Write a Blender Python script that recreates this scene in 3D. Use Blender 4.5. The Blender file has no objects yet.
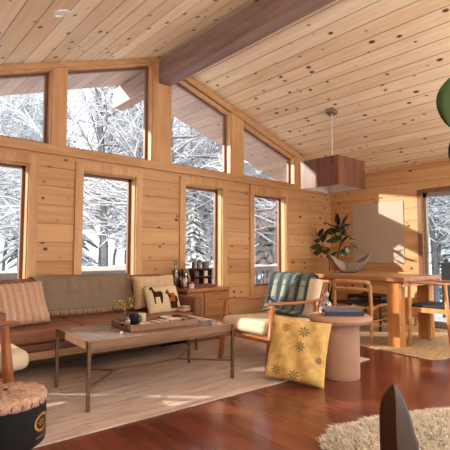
import bpy, bmesh, math, random
from mathutils import Vector, Matrix
rnd = random.Random(7)
PI = math.pi
scn = bpy.context.scene
col = scn.collection
S = 0.94            # the room is drawn a little large and brought to true size at the end

# ------------------------------------------------------------------ helpers
def V(*a): return Vector(a)
class MB:
    def __init__(s, M=None):
        s.bm = bmesh.new(); s.M = M; s.uv = None
    def v(s, p):
        p = Vector(p)
        return s.bm.verts.new(s.M @ p if s.M else p)
    def f(s, vs):
        try: return s.bm.faces.new(vs)
        except ValueError: return None
    def box(s, x0, x1, y0, y1, z0, z1, M=None):
        c = [(x, y, z) for x in (x0, x1) for y in (y0, y1) for z in (z0, z1)]
        if M: c = [M @ Vector(p) for p in c]
        w = [s.v(p) for p in c]
        for q in ((0,1,3,2),(4,6,7,5),(0,4,5,1),(2,3,7,6),(0,2,6,4),(1,5,7,3)): s.f([w[i] for i in q])
        return s
    def cbox(s, c, d, M=None):
        return s.box(c[0]-d[0]/2, c[0]+d[0]/2, c[1]-d[1]/2, c[1]+d[1]/2, c[2]-d[2]/2, c[2]+d[2]/2, M)
    def prism(s, poly, a, b, ax='y'):      # polygon in the other two axes, extruded from a to b
        def P(p, t):
            return (p[0], t, p[1]) if ax == 'y' else (t, p[0], p[1]) if ax == 'x' else (p[0], p[1], t)
        A = [s.v(P(p, a)) for p in poly]; B = [s.v(P(p, b)) for p in poly]
        n = len(poly); s.f(A); s.f(B[::-1])
        for i in range(n): s.f([A[i], B[i], B[(i+1) % n], A[(i+1) % n]])
        return s
    def tube(s, pts, rad, n=10, flat=None, caps=True):   # rad number or list; flat squashes along z
        pts = [Vector(p) for p in pts]; m = len(pts)
        rad = rad if isinstance(rad, (list, tuple)) else [rad]*m
        rings = []; prev = None
        for i, p in enumerate(pts):
            t = (pts[min(i+1, m-1)] - pts[max(i-1, 0)]).normalized()
            if prev is None:
                u = t.cross(Vector((0,0,1)))
                if u.length < .02: u = Vector((1,0,0))
            else: u = prev - t*prev.dot(t)
            u.normalize(); prev = u; w = t.cross(u).normalized()
            r = rad[i]; ru, rw = r if isinstance(r, tuple) else (r, r)
            rings.append([s.v(p + u*(ru*math.cos(2*PI*k/n)) + w*(rw*math.sin(2*PI*k/n))) for k in range(n)])
        for a, b in zip(rings, rings[1:]):
            for k in range(n): s.f([a[k], a[(k+1) % n], b[(k+1) % n], b[k]])
        if caps: s.f(rings[0][::-1]); s.f(rings[-1])
        return s
    def bar(s, a, b, w, h=None):            # square bar between two points
        a, b = Vector(a), Vector(b); h = h or w; t = (b-a).normalized()
        u = t.cross(Vector((0,0,1)))
        if u.length < .02: u = Vector((1,0,0))
        u.normalize(); q = t.cross(u)
        R = [[s.v(p + u*(i*w/2) + q*(j*h/2)) for i, j in ((-1,-1),(1,-1),(1,1),(-1,1))] for p in (a, b)]
        s.f(R[0][::-1]); s.f(R[1])
        for k in range(4): s.f([R[0][k], R[0][(k+1) % 4], R[1][(k+1) % 4], R[1][k]])
        return s
    def lathe(s, prof, c=(0,0,0), n=32, wob=None):
        rings = []
        for r, z in prof:
            rings.append([s.v((c[0]+r*math.cos(2*PI*k/n), c[1]+r*math.sin(2*PI*k/n), c[2]+z + (wob(k/n, r) if wob else 0))) for k in range(n)] if r > 1e-5 else [s.v((c[0], c[1], c[2]+z))])
        for a, b in zip(rings, rings[1:]):
            for k in range(n):
                if len(a) == 1 and len(b) == 1: continue
                if len(a) == 1: s.f([a[0], b[k], b[(k+1) % n]])
                elif len(b) == 1: s.f([a[k], b[0], a[(k+1) % n]][::1])
                else: s.f([a[k], b[k], b[(k+1) % n], a[(k+1) % n]])
        return s
    def grid(s, nu, nv, fn):                # sheet with UV
        uvl = s.bm.loops.layers.uv.verify()
        P = [[s.v(fn(i/nu, j/nv)) for j in range(nv+1)] for i in range(nu+1)]
        for i in range(nu):
            for j in range(nv):
                f = s.f([P[i][j], P[i+1][j], P[i+1][j+1], P[i][j+1]])
                if f:
                    for l, (a, b) in zip(f.loops, ((i,j),(i+1,j),(i+1,j+1),(i,j+1))): l[uvl].uv = (a/nu, b/nv)
        return s
    def build(s, name, mat, parent=None, smooth=False, bevel=0, solid=0, subd=0, angle=40):
        bmesh.ops.remove_doubles(s.bm, verts=s.bm.verts, dist=1e-6)
        bmesh.ops.recalc_face_normals(s.bm, faces=s.bm.faces)
        me = bpy.data.meshes.new(name); s.bm.to_mesh(me); s.bm.free()
        o = bpy.data.objects.new(name, me); col.objects.link(o)
        for m in (mat if isinstance(mat, list) else [mat]): me.materials.append(m)
        if smooth:
            me.polygons.foreach_set('use_smooth', [True]*len(me.polygons))
            if smooth != 'all':
                try: me.set_sharp_from_angle(angle=math.radians(angle))
                except Exception: pass
        if parent: o.parent = parent
        if solid: m = o.modifiers.new('solid', 'SOLIDIFY'); m.thickness = solid; m.offset = 0
        if bevel: m = o.modifiers.new('bevel', 'BEVEL'); m.width = bevel; m.segments = 2; m.limit_method = 'ANGLE'
        if subd: m = o.modifiers.new('sub', 'SUBSURF'); m.levels = m.render_levels = subd
        return o
def tag(o, label=None, cat=None, group=None, kind=None):
    if label: o['label'] = label
    if cat: o['category'] = cat
    if group: o['group'] = group
    if kind: o['kind'] = kind
    return o
def thing(name, label, cat, loc=(0,0,0), rz=0, group=None):
    o = bpy.data.objects.new(name, None); col.objects.link(o); o.empty_display_size = .1
    o.location = loc; o.rotation_euler = (0,0,rz)
    return tag(o, label, cat, group)
def struct(o): o['kind'] = 'structure'; return o
def copy_tree(o, parent=None):
    c = o.copy(); col.objects.link(c)
    if parent: c.parent = parent
    for ch in list(o.children): copy_tree(ch, c)
    return c
def pillow_mb(w, h, t, n=22, disp=None, M=None, pinch=.06):
    b = MB(M)
    def side(sg):
        def fn(u, v):
            x, y = 2*u-1, 2*v-1
            k = max(0, (1-x**4)*(1-y**4))**.45
            px = x*(w/2)*(1 - pinch*(1-y*y)); py = y*(h/2)*(1 - pinch*(1-x*x))
            d = sg*(t/2)*k
            if disp: d += sg*disp(u, v)*min(1, k*3)
            return (px, d, py)
        return fn
    b.grid(n, n, side(-1)); b.grid(n, n, side(1))
    return b

# ------------------------------------------------------------------ materials
class N:
    def __init__(s, name):
        s.m = bpy.data.materials.new(name); s.m.use_nodes = True
        s.t = s.m.node_tree; s.t.nodes.clear()
        s.out = s.t.nodes.new('ShaderNodeOutputMaterial'); s.b = s.t.nodes.new('ShaderNodeBsdfPrincipled')
        s.t.links.new(s.b.outputs[0], s.out.inputs[0])
    def n(s, typ, **k):
        o = s.t.nodes.new(typ)
        for a, b in k.items(): setattr(o, a, b)
        return o
    def put(s, sock, val):
        if hasattr(val, 'is_linked') or isinstance(val, bpy.types.NodeSocket): s.t.links.new(val, sock)
        elif val is not None:
            if sock.type == 'RGBA' and not isinstance(val, (int, float)) and len(val) == 3: val = (*val, 1)
            sock.default_value = val
    def math(s, op, a, b=None, c=None, clamp=False):
        o = s.n('ShaderNodeMath', operation=op, use_clamp=clamp)
        for i, x in enumerate((a, b, c)):
            if x is not None: s.put(o.inputs[i], x)
        return o.outputs[0]
    def coord(s, kind='Object'): return s.n('ShaderNodeTexCoord').outputs[kind]
    def sep(s, v): o = s.n('ShaderNodeSeparateXYZ'); s.put(o.inputs[0], v); return o.outputs
    def comb(s, x, y, z):
        o = s.n('ShaderNodeCombineXYZ')
        for i, q in enumerate((x, y, z)): s.put(o.inputs[i], q)
        return o.outputs[0]
    def scale(s, v, sc):
        o = s.n('ShaderNodeVectorMath', operation='MULTIPLY'); s.put(o.inputs[0], v); o.inputs[1].default_value = sc; return o.outputs[0]
    def noise(s, v, scale, detail=3, rough=.55, out=0):
        o = s.n('ShaderNodeTexNoise'); s.put(o.inputs['Vector'], v); o.inputs['Scale'].default_value = scale
        o.inputs['Detail'].default_value = detail; o.inputs['Roughness'].default_value = rough; return o.outputs[out]
    def ramp(s, f, stops):
        o = s.n('ShaderNodeValToRGB'); s.put(o.inputs[0], f); e = o.color_ramp.elements
        while len(e) < len(stops): e.new(.5)
        for el, (p, c) in zip(e, stops): el.position = p; el.color = (*c, 1) if len(c) == 3 else c
        return o.outputs[0]
    def mix(s, f, a, b, mode='MIX'):
        o = s.n('ShaderNodeMix', data_type='RGBA', blend_type=mode); s.put(o.inputs[0], f); s.put(o.inputs[6], a); s.put(o.inputs[7], b); return o.outputs[2]
    def bump(s, h, st=.3, dist=.01):
        o = s.n('ShaderNodeBump'); s.put(o.inputs['Height'], h); o.inputs['Strength'].default_value = st; o.inputs['Distance'].default_value = dist
        s.put(s.b.inputs['Normal'], o.outputs[0])
    def fin(s, color, rough=.5, metal=0, spec=.5, **k):
        s.put(s.b.inputs['Base Color'], color); s.put(s.b.inputs['Roughness'], rough); s.put(s.b.inputs['Metallic'], metal)
        s.b.inputs['Specular IOR Level'].default_value = spec
        for a, b in k.items(): s.put(s.b.inputs[a.replace('_', ' ')], b)
        return s.m
def lin(*c):      # sRGB 0-255 -> linear
    return tuple(((x/255)/12.92 if x/255 <= .04045 else ((x/255+.055)/1.055)**2.4) for x in c)
def plain(name, c, rough=.5, metal=0, spec=.5, var=.12, sc=18, bump=0, **k):
    q = N(name); co = q.coord(); f = q.noise(co, sc, 4)
    if bump: q.bump(q.noise(co, sc*4, 2), bump, .01)
    return q.fin(q.ramp(f, [(.3, tuple(x*(1-var) for x in c)), (.7, tuple(min(1, x*(1+var)) for x in c))]), rough, metal, spec, **k)
def wood(name, c1, c2, axis=0, sc=1., rough=.4, spec=.4, **k):
    q = N(name); s = [16*sc]*3; s[axis] = 1.6*sc
    co = q.scale(q.coord(), s); f = q.noise(co, 1.0, 6, .6); g = q.noise(co, 5., 3)
    f = q.math('ADD', q.math('MULTIPLY', f, .75), q.math('MULTIPLY', g, .25))
    q.bump(f, .12, .004)
    return q.fin(q.ramp(f, [(.32, c1), (.66, c2)]), rough, 0, spec, **k)
def pine(name, along, across, width, c1, c2, knot=.55, gap=.03, rough=.5, off=0.0, groove=.35, amount=.085):
    q = N(name); xyz = q.sep(q.coord())
    a, b = xyz[along], xyz[across]; w = q.math('DIVIDE', q.math('ADD', b, off), width)
    idx = q.math('FLOOR', w); fr = q.math('FRACT', w)
    wn = q.n('ShaderNodeTexWhiteNoise', noise_dimensions='1D'); q.put(wn.inputs['W'], idx); rv = wn.outputs[0]
    shift = q.math('MULTIPLY', rv, 37.)
    aa = q.math('ADD', a, shift)
    grain = q.noise(q.comb(q.math('MULTIPLY', aa, 1.3), q.math('MULTIPLY', b, 22.), idx), 1., 5, .6)
    blot = q.noise(q.comb(q.math('MULTIPLY', aa, 1.1), q.math('MULTIPLY', b, 3.), idx), 1., 2)
    f = q.math('ADD', q.math('MULTIPLY', grain, .55), q.math('ADD', q.math('MULTIPLY', blot, .25), q.math('MULTIPLY', rv, .22)))
    base = q.ramp(f, [(.3, c1), (.68, c2)])
    vo = q.n('ShaderNodeTexVoronoi'); q.put(vo.inputs['Vector'], q.comb(q.math('MULTIPLY', aa, 7.5), q.math('MULTIPLY', b, 11.), q.math('MULTIPLY', idx, 5.37)))
    vo.inputs['Scale'].default_value = 1; vo.inputs['Randomness'].default_value = 1
    cr = q.sep(vo.outputs['Color'])
    rad = q.math('MULTIPLY', q.math('GREATER_THAN', cr[0], 1-knot), q.math('ADD', amount, q.math('MULTIPLY', cr[1], amount*1.8)))
    kn = q.n('ShaderNodeMapRange', interpolation_type='SMOOTHSTEP'); q.put(kn.inputs[0], q.math('SUBTRACT', vo.outputs['Distance'], rad))
    kn.inputs[1].default_value = -.04; kn.inputs[2].default_value = .03; kn.inputs[3].default_value = 1; kn.inputs[4].default_value = 0
    halo = q.n('ShaderNodeMapRange', interpolation_type='SMOOTHSTEP'); q.put(halo.inputs[0], q.math('SUBTRACT', vo.outputs['Distance'], rad))
    halo.inputs[1].default_value = -.02; halo.inputs[2].default_value = .13; halo.inputs[3].default_value = 1; halo.inputs[4].default_value = 0
    has = q.math('GREATER_THAN', cr[0], 1-knot)
    base = q.mix(q.math('MULTIPLY', q.math('MULTIPLY', halo.outputs[0], has), .35), base, tuple(x*.5 for x in c1))
    base = q.mix(q.math('MULTIPLY', q.math('MULTIPLY', kn.outputs[0], has), .9), base, lin(58, 30, 16))
    e = q.math('MINIMUM', fr, q.math('SUBTRACT', 1., fr))
    g = q.n('ShaderNodeMapRange', interpolation_type='SMOOTHSTEP'); q.put(g.inputs[0], e); g.inputs[1].default_value = 0; g.inputs[2].default_value = gap
    base = q.mix(g.outputs[0], q.mix(1-groove, base, lin(50, 28, 14)), base)
    q.bump(g.outputs[0], .5, .008)
    return q.fin(base, rough, 0, .35)

P1, P2 = lin(176, 128, 84), lin(216, 172, 122)
m_wall = pine('pine_wall', 0, 2, .19, P1, P2, knot=.42, gap=.025)
m_wall_side = pine('pine_wall_side', 1, 2, .19, P1, P2, knot=.42, gap=.025)
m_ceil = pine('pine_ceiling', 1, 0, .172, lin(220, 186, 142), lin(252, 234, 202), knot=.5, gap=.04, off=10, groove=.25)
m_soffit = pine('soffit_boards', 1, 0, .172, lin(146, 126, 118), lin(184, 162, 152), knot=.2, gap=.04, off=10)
m_trim = wood('pine_trim', lin(186, 136, 90), lin(220, 174, 124), 2, .8)
m_trimx = wood('pine_trim_rail', lin(182, 132, 86), lin(214, 168, 118), 0, .8)
m_frame = wood('window_sash_wood', lin(104, 70, 52), lin(140, 98, 74), 2)
m_grey_frame = plain('grey_door_frame', lin(150, 138, 130), .4)
m_beam = wood('beam_wood', lin(116, 92, 86), lin(164, 136, 126), 1, .7, .55)
m_walnut = wood('walnut', lin(84, 46, 28), lin(138, 82, 52), 0, 1.2, .35)
m_teak = wood('teak', lin(138, 84, 48), lin(180, 118, 72), 0, 1.2, .35)
m_teakz = wood('teak_upright', lin(138, 84, 48), lin(180, 118, 72), 2, 1.2, .35)
m_oak = wood('dining_oak', lin(166, 104, 56), lin(206, 146, 90), 2, .9, .35)
m_oaktop = wood('dining_top', lin(140, 92, 58), lin(182, 130, 88), 1, .9, .28)
m_drawer = wood('sideboard_wood', lin(150, 98, 54), lin(188, 132, 80), 0, .9, .4)
m_sideb = wood('sideboard_case', lin(112, 66, 38), lin(150, 94, 56), 0, .9, .4)
m_lamp = wood('lamp_veneer', lin(70, 38, 28), lin(134, 82, 60), 2, 1.1, .35)
m_bronze = plain('bronze_metal', lin(120, 90, 66), .35, .6)
m_tabletop = plain('table_slab', lin(146, 130, 124), .16, 0, .7, .14, 7)
m_tablerim = wood('table_rim', lin(108, 80, 60), lin(144, 112, 86), 0, 1, .3)
m_leather = plain('tan_leather', lin(128, 82, 58), .42, 0, .45, .14, 9, .05)
m_leather_dark = plain('brown_leather', lin(104, 62, 44), .45, 0, .45, .14, 9, .05)
m_sofarail = wood('sofa_rail', lin(150, 110, 78), lin(190, 150, 112), 0, 1, .45)
m_throw = plain('olive_throw', lin(138, 121, 104), .95, 0, .1, .1, 60, .4)
m_fringe = plain('fringe_yarn', lin(172, 150, 126), .95, 0, .1)
m_knit = plain('blush_knit', lin(204, 170, 150), .95, 0, .1, .14, 70, .5)
m_cream_knit = plain('cream_knit', lin(206, 182, 150), .95, 0, .1, .14, 70, .5)
m_linen = plain('cream_linen', lin(214, 194, 164), .95, 0, .1, .06, 90, .25)
m_moose_dark = plain('dark_brown_felt', lin(62, 36, 28), .95, 0, .1)
m_moose_tan = plain('tan_felt', lin(150, 92, 52), .95, 0, .1)
m_cushion = plain('cream_upholstery', lin(216, 202, 180), .95, 0, .15, .06, 80, .25)
m_white = plain('white_ceramic', lin(226, 218, 208), .3, 0, .5, .03)
m_cream = plain('cream_ceramic', lin(214, 198, 172), .35, 0, .5, .05)
m_black = plain('black_ceramic', lin(30, 28, 28), .35)
m_blackleather = plain('black_drum_leather', lin(17, 18, 22), .5, 0, .35, .2, 12)
m_gold = plain('gold_print', lin(186, 132, 66), .5, .1)
m_boucle = plain('pink_boucle', lin(206, 170, 152), .95, 0, .1, .25, 55, .8)
m_stitch = plain('dark_stitching', lin(70, 44, 36), .9)
m_plaster = plain('taupe_plaster', lin(172, 138, 118), .6, 0, .3, .05, 8)
m_navy = plain('navy_book_cloth', lin(44, 52, 78), .5, 0, .4, .1)
m_greybook = plain('grey_book_cloth', lin(110, 108, 116), .5, 0, .4, .1)
m_pages = plain('book_pages', lin(216, 196, 170), .9)
m_stone = plain('grey_stone_bowl', lin(132, 121, 112), .75, 0, .3, .16, 14, .3)
m_chairwood = wood('chair_oak', lin(176, 120, 70), lin(214, 160, 106), 2, 1.2, .35)
m_darkwood = wood('dark_chair_wood', lin(54, 32, 24), lin(92, 58, 40), 2, 1.2, .4)
m_seatdark = plain('dark_woven_seat', lin(70, 52, 46), .8, 0, .2, .3, 60, .5)
m_seatnavy = plain('navy_seat_pad', lin(44, 50, 62), .7, 0, .3, .1)
m_poster = plain('poster_paper', lin(184, 166, 150), .55, 0, .3, .05, 3)
m_leaf = plain('green_leaf', lin(52, 66, 38), .4, 0, .45, .35, 5)
m_leafdark = plain('bronze_leaf', lin(52, 40, 30), .32, 0, .5, .25, 6)
m_bigleaf = plain('rubber_leaf', lin(38, 62, 30), .6, 0, .25, .2, 5)
m_stem = plain('brown_stem', lin(88, 62, 42), .7)
m_pot = plain('clay_pot', lin(96, 72, 58), .6)
m_soil = plain('soil', lin(48, 36, 28), .95)
m_sprig = plain('yellow_sprig', lin(188, 172, 84), .7, 0, .3, .25)
m_red = plain('red_lid', lin(176, 44, 36), .5)
m_candy = plain('orange_sweets', lin(196, 118, 84), .5, 0, .4, .35, 60)
m_bin = plain('charcoal_metal', lin(74, 78, 84), .5, .2)
m_snow = plain('snow', (.86, .89, .94), .8, 0, .2, .03, 3)
m_bark = plain('dark_bark', lin(128, 124, 124), .9, 0, .2, .3, 6)
m_needles = plain('spruce_needles', lin(92, 104, 96), .9, 0, .2, .3, 8)
m_deck = wood('grey_deck', lin(120, 122, 130), lin(160, 162, 170), 0, .8, .8)
m_rail = plain('grey_rail_paint', lin(104, 110, 124), .7)
m_fur = plain('sheepskin_wool', lin(206, 197, 186), .95, 0, .1, .12, 14)
m_downlight = plain('white_trim', lin(240, 232, 224), .4)
m_chrome = plain('brushed_metal', lin(150, 138, 124), .3, .8)

def glassy(name, tint=(1,1,1), gl=.10):
    q = N(name); t = q.n('ShaderNodeBsdfTransparent'); t.inputs[0].default_value = (*tint, 1)
    g = q.n('ShaderNodeBsdfGlossy'); g.inputs['Roughness'].default_value = .02
    fr = q.n('ShaderNodeFresnel'); fr.inputs[0].default_value = 1.45
    mx = q.n('ShaderNodeMixShader'); q.put(mx.inputs[0], q.math('MULTIPLY', fr.outputs[0], gl*10, clamp=True))
    q.put(mx.inputs[1], t.outputs[0]); q.put(mx.inputs[2], g.outputs[0]); q.t.links.new(mx.outputs[0], q.out.inputs[0])
    return q.m
m_glass = glassy('window_glass', (.98, .985, .985), .025)
m_jar = glassy('clear_jar_glass', (.86, .88, .88), .25)
m_figure = glassy('pale_pink_glass', (.95, .88, .86), .6)

def floor_mat():
    q = N('red_stained_floor'); xyz = q.sep(q.coord()); x, y = xyz[0], xyz[1]
    w = q.math('DIVIDE', x, .30); idx = q.math('FLOOR', w); fr = q.math('FRACT', w)
    wn = q.n('ShaderNodeTexWhiteNoise', noise_dimensions='1D'); q.put(wn.inputs['W'], idx)
    g = q.noise(q.comb(q.math('MULTIPLY', x, 6.), q.math('ADD', y, q.math('MULTIPLY', wn.outputs[0], 9.)), 0.), 1.6, 5)
    f = q.math('ADD', q.math('MULTIPLY', g, .8), q.math('MULTIPLY', wn.outputs[0], .2))
    c = q.ramp(f, [(.3, lin(84, 40, 30)), (.7, lin(124, 68, 52))])
    e = q.math('MINIMUM', fr, q.math('SUBTRACT', 1., fr)); k = q.math('LESS_THAN', e, .010)
    c = q.mix(q.math('MULTIPLY', k, .5), c, lin(50, 20, 14))
    r = q.math('ADD', .10, q.math('MULTIPLY', q.noise(q.coord(), 2.5, 3), .16))
    q.bump(q.noise(q.coord(), 3., 2), .05, .02)
    return q.fin(c, r, 0, .5)
m_floor = floor_mat()
def rug_mat():
    q = N('living_rug_wool'); co = q.coord()
    f = q.noise(q.scale(co, (2.2, 14, 1)), 1.2, 5); g = q.noise(q.scale(co, (8, 60, 1)), 1.5, 3)
    t = q.math('ADD', q.math('MULTIPLY', f, .7), q.math('MULTIPLY', g, .3))
    q.bump(q.noise(q.scale(co, (60, 160, 1)), 1.5, 2), .4, .006)
    return q.fin(q.ramp(t, [(.32, lin(164, 144, 136)), (.5, lin(194, 174, 166)), (.7, lin(214, 198, 190))]), .95, 0, .1)
m_rug = rug_mat()
def jute_mat():
    q = N('jute_weave'); xyz = q.sep(q.coord())
    a = q.math('SINE', q.math('MULTIPLY', xyz[0], 140.)); b = q.math('SINE', q.math('MULTIPLY', xyz[1], 140.))
    h = q.math('MULTIPLY', a, b); q.bump(h, .5, .006)
    f = q.math('ADD', q.math('MULTIPLY', h, .2), q.noise(q.scale(q.coord(), (5, 30, 1)), 1.5, 4))
    return q.fin(q.ramp(f, [(.3, lin(146, 116, 88)), (.65, lin(200, 172, 136))]), .95, 0, .1)
m_jute = jute_mat()
def plaid_mat():
    q = N('teal_plaid'); uv = q.sep(q.coord('UV')); u, v = uv[0], uv[1]
    def stripe(x, n, lo, hi, off=0):
        fr = q.math('FRACT', q.math('ADD', q.math('MULTIPLY', x, n), off))
        return q.math('MULTIPLY', q.math('GREATER_THAN', fr, lo), q.math('LESS_THAN', fr, hi))
    base = q.mix(stripe(u, 4.2, .0, .42), lin(104, 116, 124), lin(50, 62, 74))
    base = q.mix(q.math('MULTIPLY', stripe(v, 2.6, .05, .45), .3), base, lin(84, 112, 110))
    base = q.mix(q.math('MULTIPLY', q.math('MULTIPLY', stripe(u, 4.2, .5, .92), stripe(v, 2.6, .4, .95)), .85), base, lin(158, 164, 140))
    base = q.mix(q.math('MULTIPLY', stripe(u, 4.2, .12, .3), .8), base, lin(24, 30, 42))
    base = q.mix(q.math('MULTIPLY', stripe(v, 5.2, .10, .17), .6), base, lin(28, 36, 48))
    base = q.mix(q.math('MULTIPLY', q.noise(q.coord(), 120, 2), .25), base, lin(150, 160, 160))
    q.bump(q.noise(q.coord(), 160, 2), .4, .006)
    return q.fin(base, .95, 0, .1)
m_plaid = plaid_mat()
def mustard_mat():
    q = N('mustard_embroidered'); uv = q.sep(q.coord('UV')); u, v = uv[0], uv[1]
    acc = None
    for cx, cy, r in ((.28,.82,.062),(.60,.80,.072),(.57,.56,.070),(.90,.40,.050),(.22,.14,.066),(.52,.10,.070)):
        dx = q.math('SUBTRACT', u, cx); dy = q.math('SUBTRACT', v, cy)
        d = q.math('SQRT', q.math('ADD', q.math('MULTIPLY', dx, dx), q.math('MULTIPLY', dy, dy)))
        an = q.math('ARCTAN2', dy, dx); pet = q.math('COSINE', q.math('MULTIPLY', an, 8.))
        rr = q.math('MULTIPLY', r*1.25, q.math('ADD', .78, q.math('MULTIPLY', pet, .22)))
        inside = q.math('LESS_THAN', d, rr)
        ring = q.math('GREATER_THAN', q.math('ADD', q.math('SINE', q.math('MULTIPLY', d, 260.)), pet), -.35)
        k = q.math('MULTIPLY', inside, ring); acc = k if acc is None else q.math('MAXIMUM', acc, k)
    f = q.noise(q.coord(), 24, 4); base = q.ramp(f, [(.3, lin(198, 164, 100)), (.7, lin(226, 194, 132))])
    base = q.mix(q.math('MULTIPLY', acc, .85), base, lin(84, 72, 54))
    q.bump(q.math('ADD', q.noise(q.coord(), 9, 3), q.math('MULTIPLY', q.noise(q.coord(), 150, 2), .15)), .5, .02)
    return q.fin(base, .85, 0, .15)
m_mustard = mustard_mat()
def stripes_mat():
    q = N('striped_paper'); x = q.sep(q.coord())[0]
    k = q.math('GREATER_THAN', q.math('FRACT', q.math('MULTIPLY', x, 14.)), .72)
    return q.fin(q.mix(k, lin(206, 192, 176), lin(90, 72, 66)), .7)
m_stripes = stripes_mat()

# ------------------------------------------------------------------ the room shell
YW, YO = 4.70, 4.86                   # window wall, inside and outside faces
XR = 6.67
RX, RZ = 3.0, 3.66                    # ridge
SL, SR = .3457, .310
XL = -.9
YB = -3.4
def cz(x): return RZ - (SL*(RX-x) if x < RX else SR*(x-RX))
def mb_struct(mb, name, mat, **k): return struct(mb.build(name, mat, None, **k))

mb_struct(MB().box(XL-.1, XR+.1, YB, YO, -.12, 0), 'floor', m_floor)
mb_struct(MB().prism([(XL-.2, cz(XL-.2)), (RX, RZ), (XR+.2, cz(XR+.2)), (XR+.2, cz(XR+.2)+.24), (RX, RZ+.24), (XL-.2, cz(XL-.2)+.24)], YB, 4.79), 'ceiling', m_ceil)
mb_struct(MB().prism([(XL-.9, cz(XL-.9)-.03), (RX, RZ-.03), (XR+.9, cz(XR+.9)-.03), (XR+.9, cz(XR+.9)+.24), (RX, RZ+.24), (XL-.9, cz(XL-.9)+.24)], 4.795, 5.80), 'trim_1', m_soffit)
w = MB()
cols = [(XL, -.72), (-.05, .70), (1.373, 1.951), (2.623, 3.372), (4.027, 4.669), (5.402, XR+.16)]
for a, b in cols: w.box(a, b, YW, YO, 0, 2.165)
for a, b in ((-.72, -.05), (.70, 1.373), (1.951, 2.623), (3.372, 4.027), (4.669, 5.402)):
    w.box(a, b, YW, YO, 0, .573); w.box(a, b, YW, YO, 2.03, 2.165)
def fill(a, b, z0, top=-.0): w.prism([(a, z0), (b, z0), (b, cz(b)-top)] + ([(RX, RZ-top)] if a < RX < b else []) + [(a, cz(a)-top)], YW, YO)
fill(XL, .3, 2.165); fill(5.70, XR+.16, 2.165)
mb_struct(w, 'wall_back', m_wall)
w = MB(); w.box(XL-.16, XL, YB, YO, 0, cz(XL)); mb_struct(w, 'wall_left', m_wall_side)
w = MB(); hz = cz(XR)
w.box(XR, XR+.16, 3.01, YW, 0, hz); w.box(XR, XR+.16, .95, 3.01, 2.04, hz); w.box(XR, XR+.16, .55, .95, 0, hz); w.box(XR, XR+.16, YB, .55, 2.25, hz)
mb_struct(w, 'wall_right', m_wall_side)
mb_struct(MB().box(XR-.02, XR, 3.09, YW, .0, .10), 'baseboard_right', m_trimx)
mb_struct(MB().box(XL, XR, YW-.02, YW, .0, .10), 'baseboard_back', m_trimx)
# rail between the two window rows, posts and rake boards
mb_struct(MB().box(.2, XR, YW-.03, YO, 2.165, 2.262), 'trim_2', m_trimx, bevel=.004)
w = MB()
for a, b in ((.30, .46), (1.586, 1.738), (2.847, 3.125), (4.20, 4.447), (5.66, 5.74)): 
    w.prism([(a, 2.26), (b, 2.26), (b, cz(b))] + ([(RX, RZ)] if a < RX < b else []) + [(a, cz(a))], YW-.012, YO)
mb_struct(w, 'trim_3', m_trim)
w = MB()
w.prism([(.3, cz(.3)-.055), (RX, RZ-.055), (RX, RZ), (.3, cz(.3))], YW-.03, YO)
w.prism([(RX, RZ-.085), (5.74, cz(5.74)-.10), (5.74, cz(5.74)), (RX, RZ)], YW-.03, YO)
mb_struct(w, 'trim_4', m_trimx)
mb_struct(MB().box(2.935, 3.110, YB, 6.0, 3.305, 3.60), 'trim_5', m_beam, bevel=.008)
# corner and eave strips
mb_struct(MB().box(XR-.025, XR, .0, YW, cz(XR)-.035, cz(XR)+.01), 'trim_6', m_trimx)

# windows: casing (structure) with sash and pane children
def window(n, a, b):
    z0, z1, t = .573, 2.03, .09
    c = MB()
    c.box(a-t, a, YW-.022, YW, z0-.11, z1+.10); c.box(b, b+t, YW-.022, YW, z0-.11, z1+.10)
    c.box(a, b, YW-.022, YW, z1, z1+.10); c.box(a, b, YW-.022, YW, z0-.11, z0)
    c.box(a, a+.012, YW, YO, z0, z1); c.box(b-.012, b, YW, YO, z0, z1); c.box(a, b, YW, YO, z0, z0+.012); c.box(a, b, YW, YO, z1-.012, z1)
    o = mb_struct(c, f'window_{n}', m_trim, bevel=.003)
    s = MB(); k = .03
    s.box(a+.012, a+.012+k, 4.80, 4.84, z0, z1); s.box(b-.012-k, b-.012, 4.80, 4.84, z0, z1)
    s.box(a, b, 4.80, 4.84, z0+.012, z0+.012+k); s.box(a, b, 4.80, 4.84, z1-.012-k, z1-.012)
    s.build('sash', m_frame, o)
    MB().box(a+.03, b-.03, 4.817, 4.821, z0+.03, z1-.03).build('window_pane', m_glass, o)
for n, (a, b) in zip((1, 2, 3, 4, 9), ((.70, 1.373), (1.951, 2.623), (3.372, 4.027), (4.669, 5.402), (-.72, -.05))): window(n, a, b)
def clerestory(n, a, b, top):
    def T(x): return cz(x) - top
    z0 = 2.262
    def ring(i, y0, y1):
        mb = MB(); P = [(a, z0), (b, z0), (b, T(b)), (a, T(a))]
        Q = [(a+i, z0+i), (b-i, z0+i), (b-i, T(b-i)-i), (a+i, T(a+i)-i)]
        for k in range(4): mb.prism([P[k], P[(k+1) % 4], Q[(k+1) % 4], Q[k]], y0, y1)
        return mb, Q
    mb, _ = ring(.014, YW, YO); o = mb_struct(mb, f'window_{n}', m_trim)
    mb, Q = ring(.045, 4.80, 4.84); mb.build('sash', m_frame, o)
    MB().prism(Q, 4.817, 4.821).build('window_pane', m_glass, o)
clerestory(5, .46, 1.586, .055); clerestory(6, 1.738, 2.847, .055); clerestory(7, 3.125, 4.20, .105); clerestory(8, 4.447, 5.66, .105)

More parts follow.
